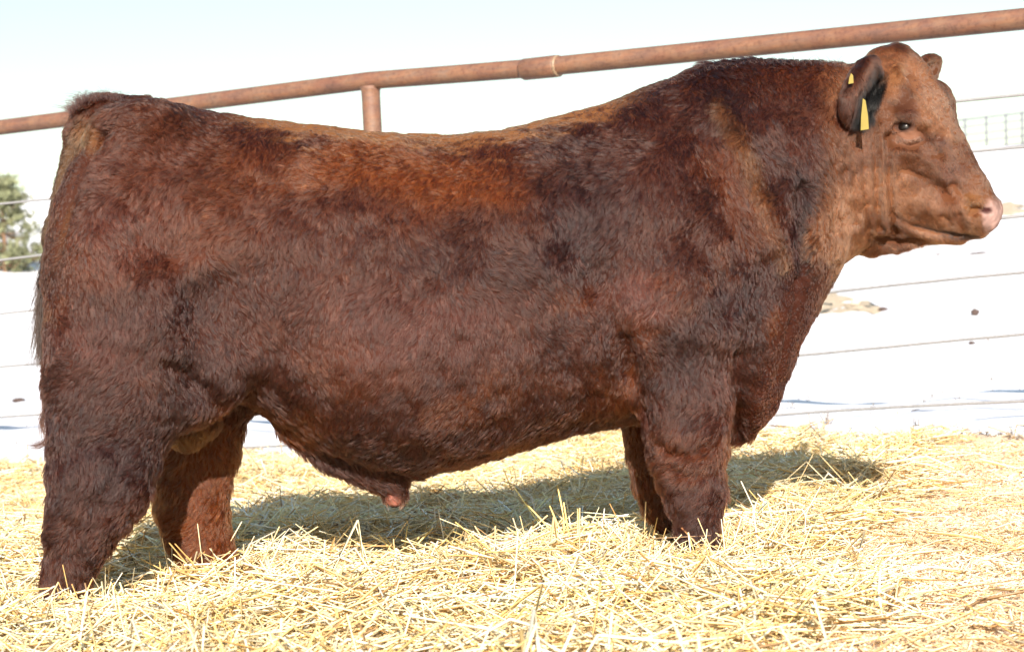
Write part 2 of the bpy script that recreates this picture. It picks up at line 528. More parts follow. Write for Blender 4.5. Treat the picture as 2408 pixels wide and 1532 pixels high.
# brisket and dewlap
mc([(1745, 800, 95), (1765, 880, 62), (1752, 950, 52), (1732, 992, 40)], 0.0, 0.04, 0.95)
mc([(1900, 560, 80), (1825, 720, 70), (1785, 840, 50), (1768, 925, 42)], 0.05, 0.04, 1.2)
mc([(1890, 600, 58), (1860, 720, 38), (1854, 800, 36), (1846, 850, 30), (1828, 885, 16)], -0.06, 0.012, 1.7)
# sheath
mc([(870, 1080, 60), (915, 1122, 44), (924, 1152, 32), (925, 1170, 22)], 0.0, 0.03, 1.0)
mc([(680, 1010, 30), (780, 1075, 35), (880, 1105, 40)], 0.0, 0.04, 1.0)
# scrotum
chain([(M(490, 920, 0.0), 0.05), (M(462, 975, 0.0), 0.068), (M(440, 1005, 0.0), 0.058)], 0.03)
# tail
chain([(M(330, 262), 0.040), (M(262, 258), 0.045), (M(212, 283), 0.040), (M(182, 330), 0.034), (M(158, 400), 0.027), (M(133, 480), 0.021), (M(115, 560), 0.016), (M(104, 640), 0.012), (M(98, 720), 0.009)], 0.025)

mc([(232, 326, 5), (214, 354, 9), (194, 396, 9), (172, 450, 7), (153, 520, 4)], 0.0, 0.006, 0.05, 's')

# head, turned a little towards the camera
PHI = math.radians(24)
HF = np.array([math.cos(PHI), -math.sin(PHI), 0]); HL = np.array([math.sin(PHI), math.cos(PHI), 0])   # forward, towards the far side
HO = M(2040, 320, 0.0)
def HI(x, y, l=0.0):
    r = ray(x, y)
    t = (l + HO @ HL - CAM @ HL) / (r @ HL)
    return CAM + r * t
HAX = np.array([HF, HL, [0, 0, 1.0]])
def hc(pts, k=0.03, sq=1.0, op='u'):
    chain([(HI(p[0], p[1], p[3] if len(p) > 3 else 0.0), p[2] * PXM) for p in pts], k, sq, op, HL)
hc([(1975, 370, 185), (2060, 340, 165)], 0.06, 1.35)             # nape
ell(HI(2105, 215), (0.115, 0.105, 0.125), HAX, 0.05)             # cranium
hc([(2085, 150, 40), (2105, 138, 30)], 0.04, 0.9)                # poll
hc([(2150, 290, 98), (2195, 350, 78), (2262, 448, 62)], 0.04, 1.0)  # face and nose bridge
for s in (-1, 1):
    ell(HI(2160 + 36 * s, 258, 0.088 * s), (0.062, 0.044, 0.085), HAX, 0.045)    # brow
    ell(HI(2085 + 28 * s, 415, 0.068 * s), (0.115, 0.052, 0.165), HAX, 0.04)     # jaw muscle
    hc([(2145 + 36 * s, 372, 40, 0.085 * s), (2225 + 20 * s, 430, 34, 0.05 * s)], 0.03)   # cheek ridge
    ell(HI(2298 + 18 * s, 492, 0.040 * s), (0.048, 0.036, 0.042), HAX, 0.02)     # nostril wing
hc([(2278, 478, 58), (2300, 500, 54)], 0.03, 1.0)                # muzzle
hc([(2110, 440, 85), (2170, 470, 70), (2235, 495, 52)], 0.03, 0.95)   # cheek to lips
hc([(2225, 490, 52), (2285, 525, 34)], 0.025, 0.85)              # upper lip
hc([(2060, 490, 62), (2130, 518, 52), (2195, 540, 33), (2255, 558, 17)], 0.02, 0.95)   # lower jaw
hc([(1990, 520, 78), (2045, 555, 50), (2100, 572, 25), (2160, 567, 9)], 0.02, 1.7)     # throat skin
# mouth slit, nostrils, eye sockets
for s in (-1, 1):
    sh = 20 * s
    hc([(2150 + sh * 1.2, 525, 2.5, 0.088 * s), (2203 + sh, 540, 5, 0.078 * s), (2240 + sh, 549, 3, 0.065 * s), (2300 + sh, 555, 3, 0.05 * s)], 0.008, 1.0, 's')
    hc([(2302 + 24 * s, 501, 8, 0.078 * s), (2313 + 24 * s, 489, 11, 0.074 * s), (2332 + 24 * s, 496, 8, 0.070 * s)], 0.008, 1.0, 's')
EYE = {s: HI(2162 + 36 * s if s > 0 else 2127, 299, 0.112 * s) for s in (-1, 1)}
for s in (-1, 1):
    e = EYE[s] - HL * s * 0.006
    ell(e, (0.040, 0.028, 0.034), HAX, 0.02)                      # lids
    ell(e + HL * s * 0.030 + np.array([0, 0, 0.001]), (0.0255, 0.020, 0.0140), HAX, 0.004, 's')
    hc([(2105 + (35 + 36 if s > 0 else 0), 284, 7, 0.118 * s), (2127 + (35 + 36 if s > 0 else 0), 278, 9, 0.122 * s), (2152 + (35 + 36 if s > 0 else 0), 286, 6, 0.116 * s)], 0.010)
# ears
def ear(base, tip, opening, s, ln, wd, th):
    ax1 = (tip - base); L = np.linalg.norm(ax1); ax1 /= L
    ax3 = opening - (opening @ ax1) * ax1; ax3 /= np.linalg.norm(ax3)
    ax2 = np.cross(ax3, ax1)
    c = (base + tip) / 2
    A = np.array([ax1, ax2, ax3])
    c2 = c + ax3 * th * 1.05 + ax1 * 0.006
    def e_(P, c, rd):
        q = (P - c) @ A.T
        k0 = np.sqrt(((q / rd) ** 2).sum(-1)); k1 = np.sqrt(((q / rd ** 2) ** 2).sum(-1)) + 1e-9
        return k0 * (k0 - 1) / k1
    r1_, r2_ = np.array([ln, wd, th]), np.array([ln * 0.84, wd * 0.80, th * 0.95])
    add('u', 0.012, lambda P: smax(e_(P, c, r1_), -e_(P, c2, r2_), 0.005), c - ln, c + ln)
    return lambda P: e_(P, c2, r2_), lambda P: e_(P, c, r1_)
EB, ET = HI(2048, 165, -0.10), HI(1994, 260, -0.235)
EAR_IN, EAR_OUT = ear(EB, ET, np.array([0.98, -0.06, 0.05]), -1, 0.118, 0.082, 0.040)
EB2, ET2 = HI(2150, 182, 0.09), HI(2199, 150, 0.22)
ear(EB2, ET2, np.array([0.35, -0.9, -0.25]), 1, 0.100, 0.042, 0.024)

def sdf_points(P3):
    """P3: (nb, n, 3)"""
    D = trunk(P3)
    c = P3.mean(1); half = (P3.max(1) - P3.min(1)).max() / 2 if P3.shape[1] > 1 else 0
    for op, k, fn, lo, hi in PR:
        sel = np.all((c > lo - half) & (c < hi + half), axis=1)
        if not sel.any(): continue
        d = fn(P3[sel])
        D[sel] = smin(D[sel], d, k) if op == 'u' else smax(D[sel], -d, k)
    return D

coarse = sdf_points(cen[:, None, :])[:, 0]
keep = np.abs(coarse) < DIAG * 1.9 + 0.05
vol = np.empty(dims * NB, np.float32)
vv = np.repeat(np.repeat(np.repeat(coarse.reshape(dims).astype(np.float32), NB, 0), NB, 1), NB, 2)
vol[:] = np.sign(vv) * 0.3
off = np.stack(np.meshgrid(*[np.arange(NB)] * 3, indexing='ij'), -1).reshape(-1, 3)
kb = bi[keep]
for s in range(0, len(kb), 150):
    bb = kb[s:s + 150]
    P3 = BMIN + (bb[:, None, :] * NB + off[None]) * H
    D = sdf_points(P3)
    ii = bb[:, None, :] * NB + off[None]
    vol[ii[..., 0], ii[..., 1], ii[..., 2]] = D

def surface_nets(vol, org, h):
    inside = vol < 0
    nx, ny, nz = vol.shape
    cnt = np.zeros((nx - 1, ny - 1, nz - 1), np.uint8)
    for dx in (0, 1):
        for dy in (0, 1):
            for dz in (0, 1):
                cnt += inside[dx:nx - 1 + dx, dy:ny - 1 + dy, dz:nz - 1 + dz]
    act = (cnt > 0) & (cnt < 8)
    ci = np.argwhere(act)
    vid = np.full(act.shape, -1, np.int32); vid[act] = np.arange(len(ci))
    acc = np.zeros((len(ci), 3)); n = np.zeros(len(ci))
    corners = [(a, b, c) for a in (0, 1) for b in (0, 1) for c in (0, 1)]
    val = {c: vol[ci[:, 0] + c[0], ci[:, 1] + c[1], ci[:, 2] + c[2]].astype(float) for c in corners}
    for c in corners:
        for ax in range(3):
            if c[ax] == 0:
                e = list(c); e[ax] = 1; e = tuple(e)
                a, b = val[c], val[e]
                m = (a < 0) != (b < 0)
                t = np.where(m, a / np.where(m, a - b, 1), 0)
                p = np.tile(np.array(c, float), (len(ci), 1)); p[:, ax] = t
                acc[m] += p[m]; n[m] += 1
    V = org + (ci + acc / n[:, None]) * h
    quads = []
    for ax in range(3):
        o1, o2 = [(1, 2), (2, 0), (0, 1)][ax]
        sl0 = [slice(None)] * 3; sl1 = [slice(None)] * 3
        sl0[ax] = slice(0, -1); sl1[ax] = slice(1, None)
        A, B = inside[tuple(sl0)], inside[tuple(sl1)]
        e = np.argwhere(A != B)
        e = e[(e[:, o1] > 0) & (e[:, o2] > 0)]
        e = e[(e[:, o1] < vol.shape[o1] - 1) & (e[:, o2] < vol.shape[o2] - 1)]
        flip = A[e[:, 0], e[:, 1], e[:, 2]]
        def g(d1, d2):
            q = e.copy(); q[:, o1] -= d1; q[:, o2] -= d2
            return vid[q[:, 0], q[:, 1], q[:, 2]]
        q = np.stack([g(1, 1), g(0, 1), g(0, 0), g(1, 0)], 1)
        q[~flip] = q[~flip][:, ::-1]
        quads.append(q)
    return V, np.concatenate(quads)

V, Q = surface_nets(vol, BMIN, H)
del vol, vv
# largest connected piece only (drop crumbs), then relax
def edges_of(Q):
    return np.concatenate([Q[:, [0, 1]], Q[:, [1, 2]], Q[:, [2, 3]], Q[:, [3, 0]]])
E = edges_of(Q)
lab = np.arange(len(V))
for _ in range(400):
    l0 = lab.copy()
    np.minimum.at(lab, E[:, 0], lab[E[:, 1]]); np.minimum.at(lab, E[:, 1], lab[E[:, 0]])
    lab = lab[lab]
    if (l0 == lab).all(): break
u_, c_ = np.unique(lab, return_counts=True)
main = lab == u_[c_.argmax()]
remap = -np.ones(len(V), int); remap[main] = np.arange(main.sum())
Q = remap[Q[main[Q].all(1)]]; V = V[main]
E = edges_of(Q)
deg = np.bincount(E.ravel(), minlength=len(V)).astype(float)
def lap(V):
    S = np.zeros_like(V)
    for ax in range(3):
        S[:, ax] = np.bincount(E[:, 0], V[E[:, 1], ax], len(V)) + np.bincount(E[:, 1], V[E[:, 0], ax], len(V))
    return S / deg[:, None] - V
for _ in range(3):
    V = V + 0.5 * lap(V); V = V - 0.52 * lap(V)

def normals(V, Q):
    n = np.cross(V[Q[:, 2]] - V[Q[:, 0]], V[Q[:, 3]] - V[Q[:, 1]])
    out = np.zeros_like(V)
    for k in range(4):
        for ax in range(3):
            out[:, ax] += np.bincount(Q[:, k], n[:, ax], len(V))
    return out / (np.linalg.norm(out, axis=1)[:, None] + 1e-12)
NV = normals(V, Q)

# folds, creases and muscle ridges worked into the hide
sx_, sy_, _ = project(V)
near = sstep(0.0, 0.35, NV @ VD)
DISP = [  # polyline, width, depth (negative sinks)
    ([(1690, 250), (1760, 380), (1850, 610)], 26, 0.012), ([(1640, 300), (1690, 420), (1760, 600)], 30, -0.010),
    ([(1885, 440), (1890, 540), (1897, 650)], 16, -0.026), ([(1880, 660), (1870, 740), (1850, 820), (1838, 900)], 9, -0.018),
    ([(1800, 860), (1775, 930), (1750, 1000)], 14, -0.010), ([(1800, 620), (1770, 760), (1750, 900)], 24, -0.022),
    ([(2052, 255), (2060, 380), (2068, 540)], 9, -0.017), ([(2086, 320), (2090, 430), (2102, 545)], 8, -0.014), ([(2030, 300), (2034, 430), (2042, 560)], 10, -0.011),
    ([(2070, 290), (2075, 420), (2085, 535)], 7, 0.006), ([(1985, 400), (1990, 520)], 12, -0.010), ([(2010, 330), (2013, 520)], 11, -0.009), ([(1962, 380), (1968, 540)], 12, -0.008),
    ([(2095, 250), (2105, 285), (2100, 330)], 14, -0.010), ([(2110, 268), (2140, 262), (2175, 285)], 12, 0.008), ([(2120, 352), (2160, 362), (2195, 385), (2225, 420)], 13, 0.010),
    ([(2130, 395), (2180, 425), (2225, 455)], 20, -0.012), ([(2165, 310), (2185, 335), (2205, 360)], 11, -0.011), ([(2110, 250), (2140, 200), (2135, 150)], 20, -0.008),
    ([(2240, 430), (2262, 455), (2270, 480)], 12, -0.008), ([(2285, 470), (2315, 472), (2335, 482)], 9, 0.006), ([(2095, 505), (2150, 530), (2205, 543), (2290, 556)], 6, -0.004),
    ([(2110, 530), (2160, 548), (2210, 560)], 9, 0.006), ([(2060, 560), (2110, 565), (2170, 566)], 6, -0.012), ([(2215, 505), (2232, 525)], 8, -0.006), ([(2255, 500), (2262, 535)], 8, -0.005),
    ([(2112, 318), (2135, 330), (2158, 322)], 6, 0.004), ([(2112, 336), (2140, 345), (2168, 332)], 5, -0.005),
    ([(1410, 640), (1440, 760), (1480, 900)], 38, -0.028), ([(1300, 720), (1360, 830), (1390, 930)], 40, -0.008), ([(1480, 700), (1540, 690), (1640, 640)], 45, 0.014),
    ([(1520, 780), (1590, 830), (1680, 830)], 30, -0.010), ([(1545, 1040), (1580, 1065), (1630, 1062), (1660, 1045)], 10, -0.014),
    ([(1580, 1095), (1620, 1120), (1670, 1110)], 10, -0.006), ([(1690, 1140), (1700, 1160)], 18, 0.008),
    ([(520, 960), (450, 890), (400, 860)], 24, -0.018), ([(180, 1050), (250, 1040), (290, 1060)], 22, -0.012), ([(290, 1080), (260, 1150), (230, 1230)], 22, -0.008),
    ([(420, 600), (440, 700), (460, 760)], 40, -0.012), ([(600, 640), (700, 900)], 60, -0.004),
    ([(2105, 160), (2170, 240), (2240, 325)], 7, 0.007), ([(2090, 200), (2150, 245)], 16, -0.005),
    ([(520, 690), (540, 760)], 85, -0.030), ([(610, 430), (680, 450)], 75, -0.018), ([(450, 900), (480, 800), (470, 700)], 40, -0.022), ([(900, 760), (1100, 800)], 120, 0.012),
    ([(1478, 800), (1490, 900), (1508, 1000)], 18, -0.020), ([(1752, 840), (1745, 930), (1735, 1030)], 17, -0.032), ([(1640, 560), (1700, 640), (1720, 720)], 34, -0.020), ([(1350, 560), (1380, 700)], 50, -0.014),
    ([(230, 560), (300, 640), (330, 760)], 60, 0.012), ([(330, 500), (400, 600)], 45, -0.012), ([(1560, 870), (1620, 885), (1690, 870)], 35, -0.012),
    ([(600, 1000), (700, 1062), (800, 1098)], 9, -0.008),
    ([(240, 318), (208, 375), (176, 445), (152, 520), (132, 600)], 10, -0.026)]
amt = np.zeros(len(V))
for pts, wd, dp in DISP:
    amt += dp * np.exp(-(seg2(sx_, sy_, pts) / wd) ** 2)
body_zone = sstep(1960, 1880, sx_)
face_z = 1 - body_zone
lump = ((fbm(V, 26.0, 9, 3) - 0.5) * 0.008 + (fbm(V, 60.0, 10, 2) - 0.5) * 0.003) * face_z + (fbm(V, 7.0, 3, 3) - 0.5) * 0.022 * body_zone + (fbm(V, 22.0, 4, 2) - 0.5) * 0.012 * body_zone
V = V + NV * (amt * near + lump)[:, None]
NV = normals(V, Q)
sx_, sy_, _ = project(V)

# ---- coat colour, with sheen and a sunlit back painted in: mahogany with ginger and near-black patches, tan face
def blob(x, y, cx, cy, rx, ry, soft=0.5):
    return sstep(1 + soft, 1 - soft, np.hypot((x - cx) / rx, (y - cy) / ry))
DARK = np.array([0.0165, 0.0046, 0.0026]); MAHO = np.array([0.0255, 0.0066, 0.0032]); GING = np.array([0.074, 0.0190, 0.0040])
FACE = np.array([0.120, 0.0500, 0.0230]); BLK = np.array([0.005, 0.003, 0.0026]); PINK = np.array([0.27, 0.175, 0.155]); TAN = np.array([0.105, 0.043, 0.014])
def lerp(a, b, t):
    return a + (b - a) * t[:, None]
def coat(P, x, y, nrm):
    jx = (fbm(P, 5.0, 60, 5) - 0.5) * 190; jy = (fbm(P, 5.0, 61, 5) - 0.5) * 190
    X, Y = x + jx, y + jy
    C = lerp(np.tile(MAHO, (len(P), 1)), np.tile(DARK, (len(P), 1)), 0.75 * sstep(0.42, 0.66, fbm(P, 4.2, 62, 4)))
    C = lerp(C, GING, 0.35 * sstep(0.52, 0.72, fbm(P, 6.5, 63, 4)))
    C = lerp(C, np.array([0.046, 0.0122, 0.0044]), 0.7 * sstep(1500, 1150, X) * sstep(760, 520, Y) * (0.4 + 0.6 * vnoise(P, 7, 68)))
    C = lerp(C, GING * 1.05, 0.85 * blob(X, Y, 930, 405, 260, 75))
    C = lerp(C, GING, 0.75 * blob(X, Y, 1120, 470, 110, 45))
    C = lerp(C, GING, 0.3 * blob(X, Y, 600, 400, 150, 70))
    C = lerp(C, GING, 0.5 * blob(X, Y, 650, 990, 130, 45))
    C = lerp(C, GING * 0.9, 0.6 * blob(X, Y, 1440, 900, 40, 80)); C = lerp(C, GING, 0.6 * blob(X, Y, 1810, 770, 40, 50))
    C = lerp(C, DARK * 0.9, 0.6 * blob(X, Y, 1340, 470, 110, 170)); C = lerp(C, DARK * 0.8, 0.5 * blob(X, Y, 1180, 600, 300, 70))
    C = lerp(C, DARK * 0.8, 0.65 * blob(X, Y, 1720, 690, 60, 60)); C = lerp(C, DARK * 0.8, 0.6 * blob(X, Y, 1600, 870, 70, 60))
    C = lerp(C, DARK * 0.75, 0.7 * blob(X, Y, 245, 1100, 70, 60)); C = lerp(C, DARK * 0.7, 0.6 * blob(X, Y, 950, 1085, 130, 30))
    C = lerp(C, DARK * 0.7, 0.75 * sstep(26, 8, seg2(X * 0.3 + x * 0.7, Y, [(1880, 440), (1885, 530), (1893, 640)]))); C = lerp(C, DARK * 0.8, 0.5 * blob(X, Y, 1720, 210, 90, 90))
    C = lerp(C, TAN * 0.8, (0.10 + 0.4 * vnoise(P, 9, 79)) * sstep(36, 4, seg2(X * 0.5 + x * 0.5, Y * 0.5 + y * 0.5, [(1690, 250), (1760, 380), (1850, 610)])))
    C = lerp(C, MAHO * np.array([1.25, 1.1, 1.0]), 0.7 * sstep(70, 30, seg2(X, Y, [(1890, 690), (1850, 820), (1790, 990)])))
    sheen = np.array([0.047, 0.0150, 0.0105])  # mauve gloss of the coat, painted in as lighter hair
    C = lerp(C, sheen, 0.55 * blob(X, Y, 960, 800, 260, 110, 0.7)); C = lerp(C, sheen * 1.15, 0.8 * blob(X, Y, 1515, 700, 70, 75, 0.7)); C = lerp(C, DARK * 0.8, 0.6 * blob(X, Y, 1425, 840, 45, 70)); C = lerp(C, DARK * 0.85, 0.5 * blob(X, Y, 470, 680, 70, 60)); C = lerp(C, DARK * 0.8, 0.5 * blob(X, Y, 1370, 560, 70, 120)); C = lerp(C, sheen, 0.45 * blob(X, Y, 300, 520, 150, 120, 0.7)); C = lerp(C, sheen, 0.45 * blob(X, Y, 250, 830, 130, 110, 0.7)); C = lerp(C, sheen, 0.4 * blob(X, Y, 1690, 930, 45, 110, 0.7))
    C = lerp(C, TAN * 1.7, 0.8 * sstep(0.72, 0.95, nrm[:, 2]) * sstep(500, 650, x) * sstep(1560, 1400, x))  # sunlit rim along the topline, put into the hair colour
    # head and throat
    hd = sstep(1905, 1985, x + 0.35 * jx) * sstep(780, 640, y + 0.3 * jy)
    FC = lerp(np.tile(FACE, (len(P), 1)), FACE * np.array([0.50, 0.42, 0.36]), sstep(0.38, 0.62, fbm(P, 9, 70, 4)))
    FC = lerp(FC, TAN * 1.1, 0.5 * blob(X, Y, 2120, 205, 40, 30)); FC = lerp(FC, DARK * 1.6, 0.6 * blob(X, Y, 2165, 262, 42, 40)); FC = lerp(FC, DARK * 1.8, 0.6 * blob(X, Y, 2205, 335, 22, 26)); FC = lerp(FC, GING * 0.8, 0.6 * blob(X, Y, 2230, 455, 40, 35)); FC = lerp(FC, DARK * 2, 0.5 * blob(X, Y, 2245, 405, 45, 22))
    FC = lerp(FC, FACE * np.array([0.5, 0.42, 0.36]), 0.6 * blob(x, y, 2290, 440, 30, 60)); FC = lerp(FC, TAN * 1.1, 0.7 * blob(x, y, 2285, 475, 22, 25))
    C = lerp(C, FC, hd)
    C = lerp(C, FACE * np.array([0.8, 0.7, 0.6]), 0.6 * sstep(30, 5, seg2(X, Y, [(1930, 470), (1945, 620)])))
    C = lerp(C, BLK * 2.2, 0.75 * sstep(0.52, 0.6, vnoise(P, 110, 71)) * sstep(34, 10, seg2(x, y, [(1900, 450), (1905, 640)])))
    # far hind leg, tan inner side
    far = sstep(0.05, -0.08, P @ VD)
    C = lerp(C, GING * 1.15, 0.8 * far * sstep(980, 1050, y) * sstep(620, 560, x))
    C = lerp(C, GING * 0.9, 0.6 * far * sstep(980, 1040, y) * sstep(1400, 1440, x) * sstep(1640, 1560, x))
    C = lerp(C, TAN * 0.75, 0.8 * blob(x, y, 450, 1005, 55, 60) * sstep(0.12, 0.06, np.abs(P @ VD)))
    # tail: ginger root, black-brown switch
    tl = sstep(34, 14, seg2(x, y, [(212, 290), (182, 330), (158, 400), (133, 480), (115, 560), (104, 640), (98, 720)])) * sstep(0.09, 0.05, np.abs(P @ VD))
    C = lerp(C, np.array([0.058, 0.033, 0.017]), 0.8 * tl * sstep(240, 330, y)); C = lerp(C, np.array([0.018, 0.0095, 0.0065]), tl * sstep(540, 640, y))
    C = lerp(C, TAN * 0.95, 0.7 * blob(x + 0.1 * jx, y + 0.1 * jy, 216, 312, 24, 42, 0.7)) 
    C = lerp(C, TAN * 0.7, 0.35 * sstep(0.3, 0.6, vnoise(P, 14, 78)) * sstep(13, 4, seg2(x, y, [(238, 338), (205, 402), (172, 475), (150, 550), (134, 640)])) * (1 - tl))
    # eye surround, muzzle
    nearh = (P - HO) @ HL < 0.02
    C = lerp(C, np.array([0.17, 0.080, 0.050]), 0.75 * nearh * blob(x + 0.12 * jx, y + 0.12 * jy, 2136, 322, 33, 20, 0.6))
    C = lerp(C, np.array([0.03, 0.015, 0.012]), 0.7 * nearh * sstep(1.5, 1.15, np.hypot((x - 2127) / 19, (y - 297) / 11)))
    C = lerp(C, PINK * (0.55 + 0.9 * vnoise(P, 90, 77))[:, None], blob(x + 0.22 * jx, y + 0.22 * jy, 2334, 510, 27, 38, 0.4)); C = lerp(C, np.array([0.035, 0.010, 0.009]), blob(x, y, 2318, 494, 14, 8, 0.4))
    C = lerp(C, np.array([0.30, 0.115, 0.085]), blob(x, y, 926, 1176, 22, 12, 0.3) )
    C = lerp(C, np.array([0.02, 0.012, 0.01]), 0.9 * sstep(9, 4, seg2(x, y, [(2150, 526), (2203, 540), (2240, 549), (2290, 555)])) * nearh)
    # ears: dark inside
    ei, eo = EAR_IN(P), EAR_OUT(P)
    onear = sstep(0.022, 0.012, eo) * sstep(-0.105, -0.125, (P - HO) @ HL)
    C = lerp(C, DARK * 1.7, 0.8 * onear)
    C = lerp(C, BLK * 0.6, sstep(0.016, 0.006, ei) * sstep(0.03, 0.015, eo) * sstep(-0.095, -0.115, (P - HO) @ HL))
    return np.clip(C, 0.003, 0.9)

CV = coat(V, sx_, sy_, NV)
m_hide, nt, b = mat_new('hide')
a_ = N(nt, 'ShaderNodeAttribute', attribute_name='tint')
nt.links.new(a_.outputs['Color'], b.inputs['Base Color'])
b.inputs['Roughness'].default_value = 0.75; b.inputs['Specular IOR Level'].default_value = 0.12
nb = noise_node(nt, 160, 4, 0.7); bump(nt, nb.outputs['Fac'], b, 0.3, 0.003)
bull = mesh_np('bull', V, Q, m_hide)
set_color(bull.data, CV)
tag(bull, 'large mahogany red bull standing side-on in deep yellow straw', 'bull')

# ---- coat: loose hair over the whole body
TRI = np.concatenate([Q[:, [0, 1, 2]], Q[:, [0, 2, 3]]])
A = V[TRI[:, 0]]; B = V[TRI[:, 1]]; C3 = V[TRI[:, 2]]
area = 0.5 * np.linalg.norm(np.cross(B - A, C3 - A), axis=1)
tn = (NV[TRI[:, 0]] + NV[TRI[:, 1]] + NV[TRI[:, 2]]); tn /= np.linalg.norm(tn, axis=1)[:, None]
tc_ = (A + B + C3) / 3
facing = ((CAM - tc_) * tn).sum(1) / np.linalg.norm(CAM - tc_, axis=1)
dens = np.where(facing > -0.35, 1.0, 0.30)
px_, py_, _ = project(tc_)
head = sstep(1950, 2040, px_)
dens *= 1 + 4.0 * head
wgt = area * dens; wgt /= wgt.sum()
NH = 950000
ti = rng.choice(len(TRI), NH, p=wgt)
r1, r2 = rng.random(NH), rng.random(NH); sq_ = np.sqrt(r1)
bc = np.stack([1 - sq_, sq_ * (1 - r2), sq_ * r2], 1)
P = (V[TRI[ti]] * bc[..., None]).sum(1)
n = (NV[TRI[ti]] * bc[..., None]).sum(1); n /= np.linalg.norm(n, axis=1)[:, None]
hx, hy, _ = project(P)
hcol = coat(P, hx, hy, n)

z = P[:, 2]
is_head = sstep(1890, 2070, hx) * sstep(680, 600, hy)
# combing: back along the topline, down on the ribs, legs and neck, along the face to the nose
back = -UD
down = np.array([0, 0, -1.0])
wb = 0.75 * sstep(0.85, 1.2, z) * sstep(1700, 1300, hx) + 0.25
swirl = (fbm(P, 3.0, 80, 2) - 0.5) * 2.4
cdir = np.outer(wb, back) + np.outer(1.15 - wb, down)
cdir += swirl[:, None] * (0.55 * back + 0.1 * down)
cdir = cdir * (1 - is_head)[:, None] + is_head[:, None] * (0.35 * HF * 1 + 1.0 * down)
def tang(d, n):
    d = d - (d * n).sum(1)[:, None] * n
    return d / (np.linalg.norm(d, axis=1)[:, None] + 1e-6)
ct = tang(cdir, n)
# clumps
sleek = blob(hx, hy, 1000, 850, 330, 130, 0.5)          # the ribs are brushed smooth
NC = 110000
ck = rng.choice(NH, NC, replace=False)
kd = KDTree(NC)
for i, j in enumerate(ck): kd.insert(P[j], i)
kd.balance()
own = np.fromiter((kd.find(p)[1] for p in P), np.int64, NH)
cl_rot = (rng.random(NC) - 0.5) * 0.8
cl_rot = cl_rot + (fbm(P[ck], 8, 83, 3) - 0.5) * 3.2 + (fbm(P[ck], 20, 87, 2) - 0.5) * 2.6 * (0.3 + vnoise(P[ck], 3, 88))
cl_lift = rng.random(NC)
cl_tint = np.exp(rng.normal(0, 0.30, NC))
bt = np.cross(n, ct)
ang = cl_rot[own] * (1 - 0.6 * is_head) * (1 - 0.7 * sleek) + rng.normal(0, 0.20, NH)
dirn = ct * np.cos(ang)[:, None] + bt * np.sin(ang)[:, None]
length = 0.024 * (1 - is_head) + 0.0125 * is_head
length *= 0.6 + 0.8 * fbm(P, 4, 84, 2)
length *= 1 - 0.25 * sleek
rear = sstep(230, 150, hx) * sstep(900, 760, hy)
length *= 1 - 0.45 * rear
length *= 1 - 0.45 * sstep(22, 8, seg2(hx, hy, [(230, 330), (212, 358), (192, 398), (171, 450), (150, 530)]))
throat = sstep(60, 25, seg2(hx, hy, [(1890, 650), (1850, 820), (1790, 980)]))
length *= 1 - 0.5 * throat
length *= 1 - 0.3 * sstep(22, 8, seg2(hx, hy, [(1880, 660), (1870, 740), (1850, 820), (1838, 900)]))
legs = sstep(980, 1080, hy); length *= 1 + 0.1 * legs
top = sstep(0.75, 0.95, n[:, 2]) * (1 - is_head)
length *= 1 - 0.45 * top * sstep(1650, 1500, hx)
crest = sstep(1560, 1680, hx) * sstep(2020, 1960, hx) * sstep(240, 180, hy)
length *= 1 + 0.35 * crest
poll = blobv = sstep(1.3, 0.8, np.hypot((hx - 2100) / 55, (hy - 125) / 40))
length = length * (1 - poll) + 0.020 * poll
tailh = sstep(1.35, 0.8, np.hypot((hx - 205) / 75, (hy - 262) / 60)); length *= 1 + 0.9 * tailh
tail_tuft = sstep(30, 12, seg2(hx, hy, [(160, 420), (128, 560), (106, 720)])) * (np.abs(P @ VD) < 0.07)
length *= 1 - 0.3 * tail_tuft
inear = EAR_OUT(P) < 0.02
onear_ = inear & ((P - HO) @ HL < -0.10)
rim = onear_ & (np.abs(EAR_IN(P)) < 0.012)
length = np.where(onear_, 0.019, length); length = np.where(rim, 0.030, length)
length *= 0.75 + 0.5 * rng.random(NH)
lift = (0.14 + 0.46 * cl_lift[own]) * (1 - is_head) + 0.26 * is_head + 0.25 * tailh + 0.25 * crest
lift = np.where(onear_, 0.42, lift); lift = np.where(rim, 0.75, lift)
lift *= 1 - 0.35 * top * sstep(1650, 1500, hx)
# bald places
bald = (np.hypot((hx - 2334) / 30, (hy - 505) / 42) < 1.0) | ((np.hypot((hx - 2130) / 27, (hy - 303) / 19) < 1) & (is_head > 0.5)) | (((EAR_IN(P) < 0.004) & (EAR_OUT(P) < 0.02) & (rng.random(NH) < 0.6))) | (np.hypot((hx - 926) / 22, (hy - 1182) / 13) < 1)
bald |= (z < 0.0)
ok = ~bald
NP = 5
S = np.linspace(0, 1, NP)
strand = np.zeros((NH, NP, 3), np.float32)
pos = P - n * 0.001
for i, s in enumerate(S):
    if i:
        l_ = np.clip(lift * (1.25 - 1.15 * s), 0.02, 1)
        step = n * l_[:, None] + dirn * np.sqrt(np.maximum(1 - l_ ** 2, 0.05))[:, None]
        step[:, 2] -= 0.18 * s
        pos = pos + step * (length / (NP - 1))[:, None]
    strand[:, i] = pos
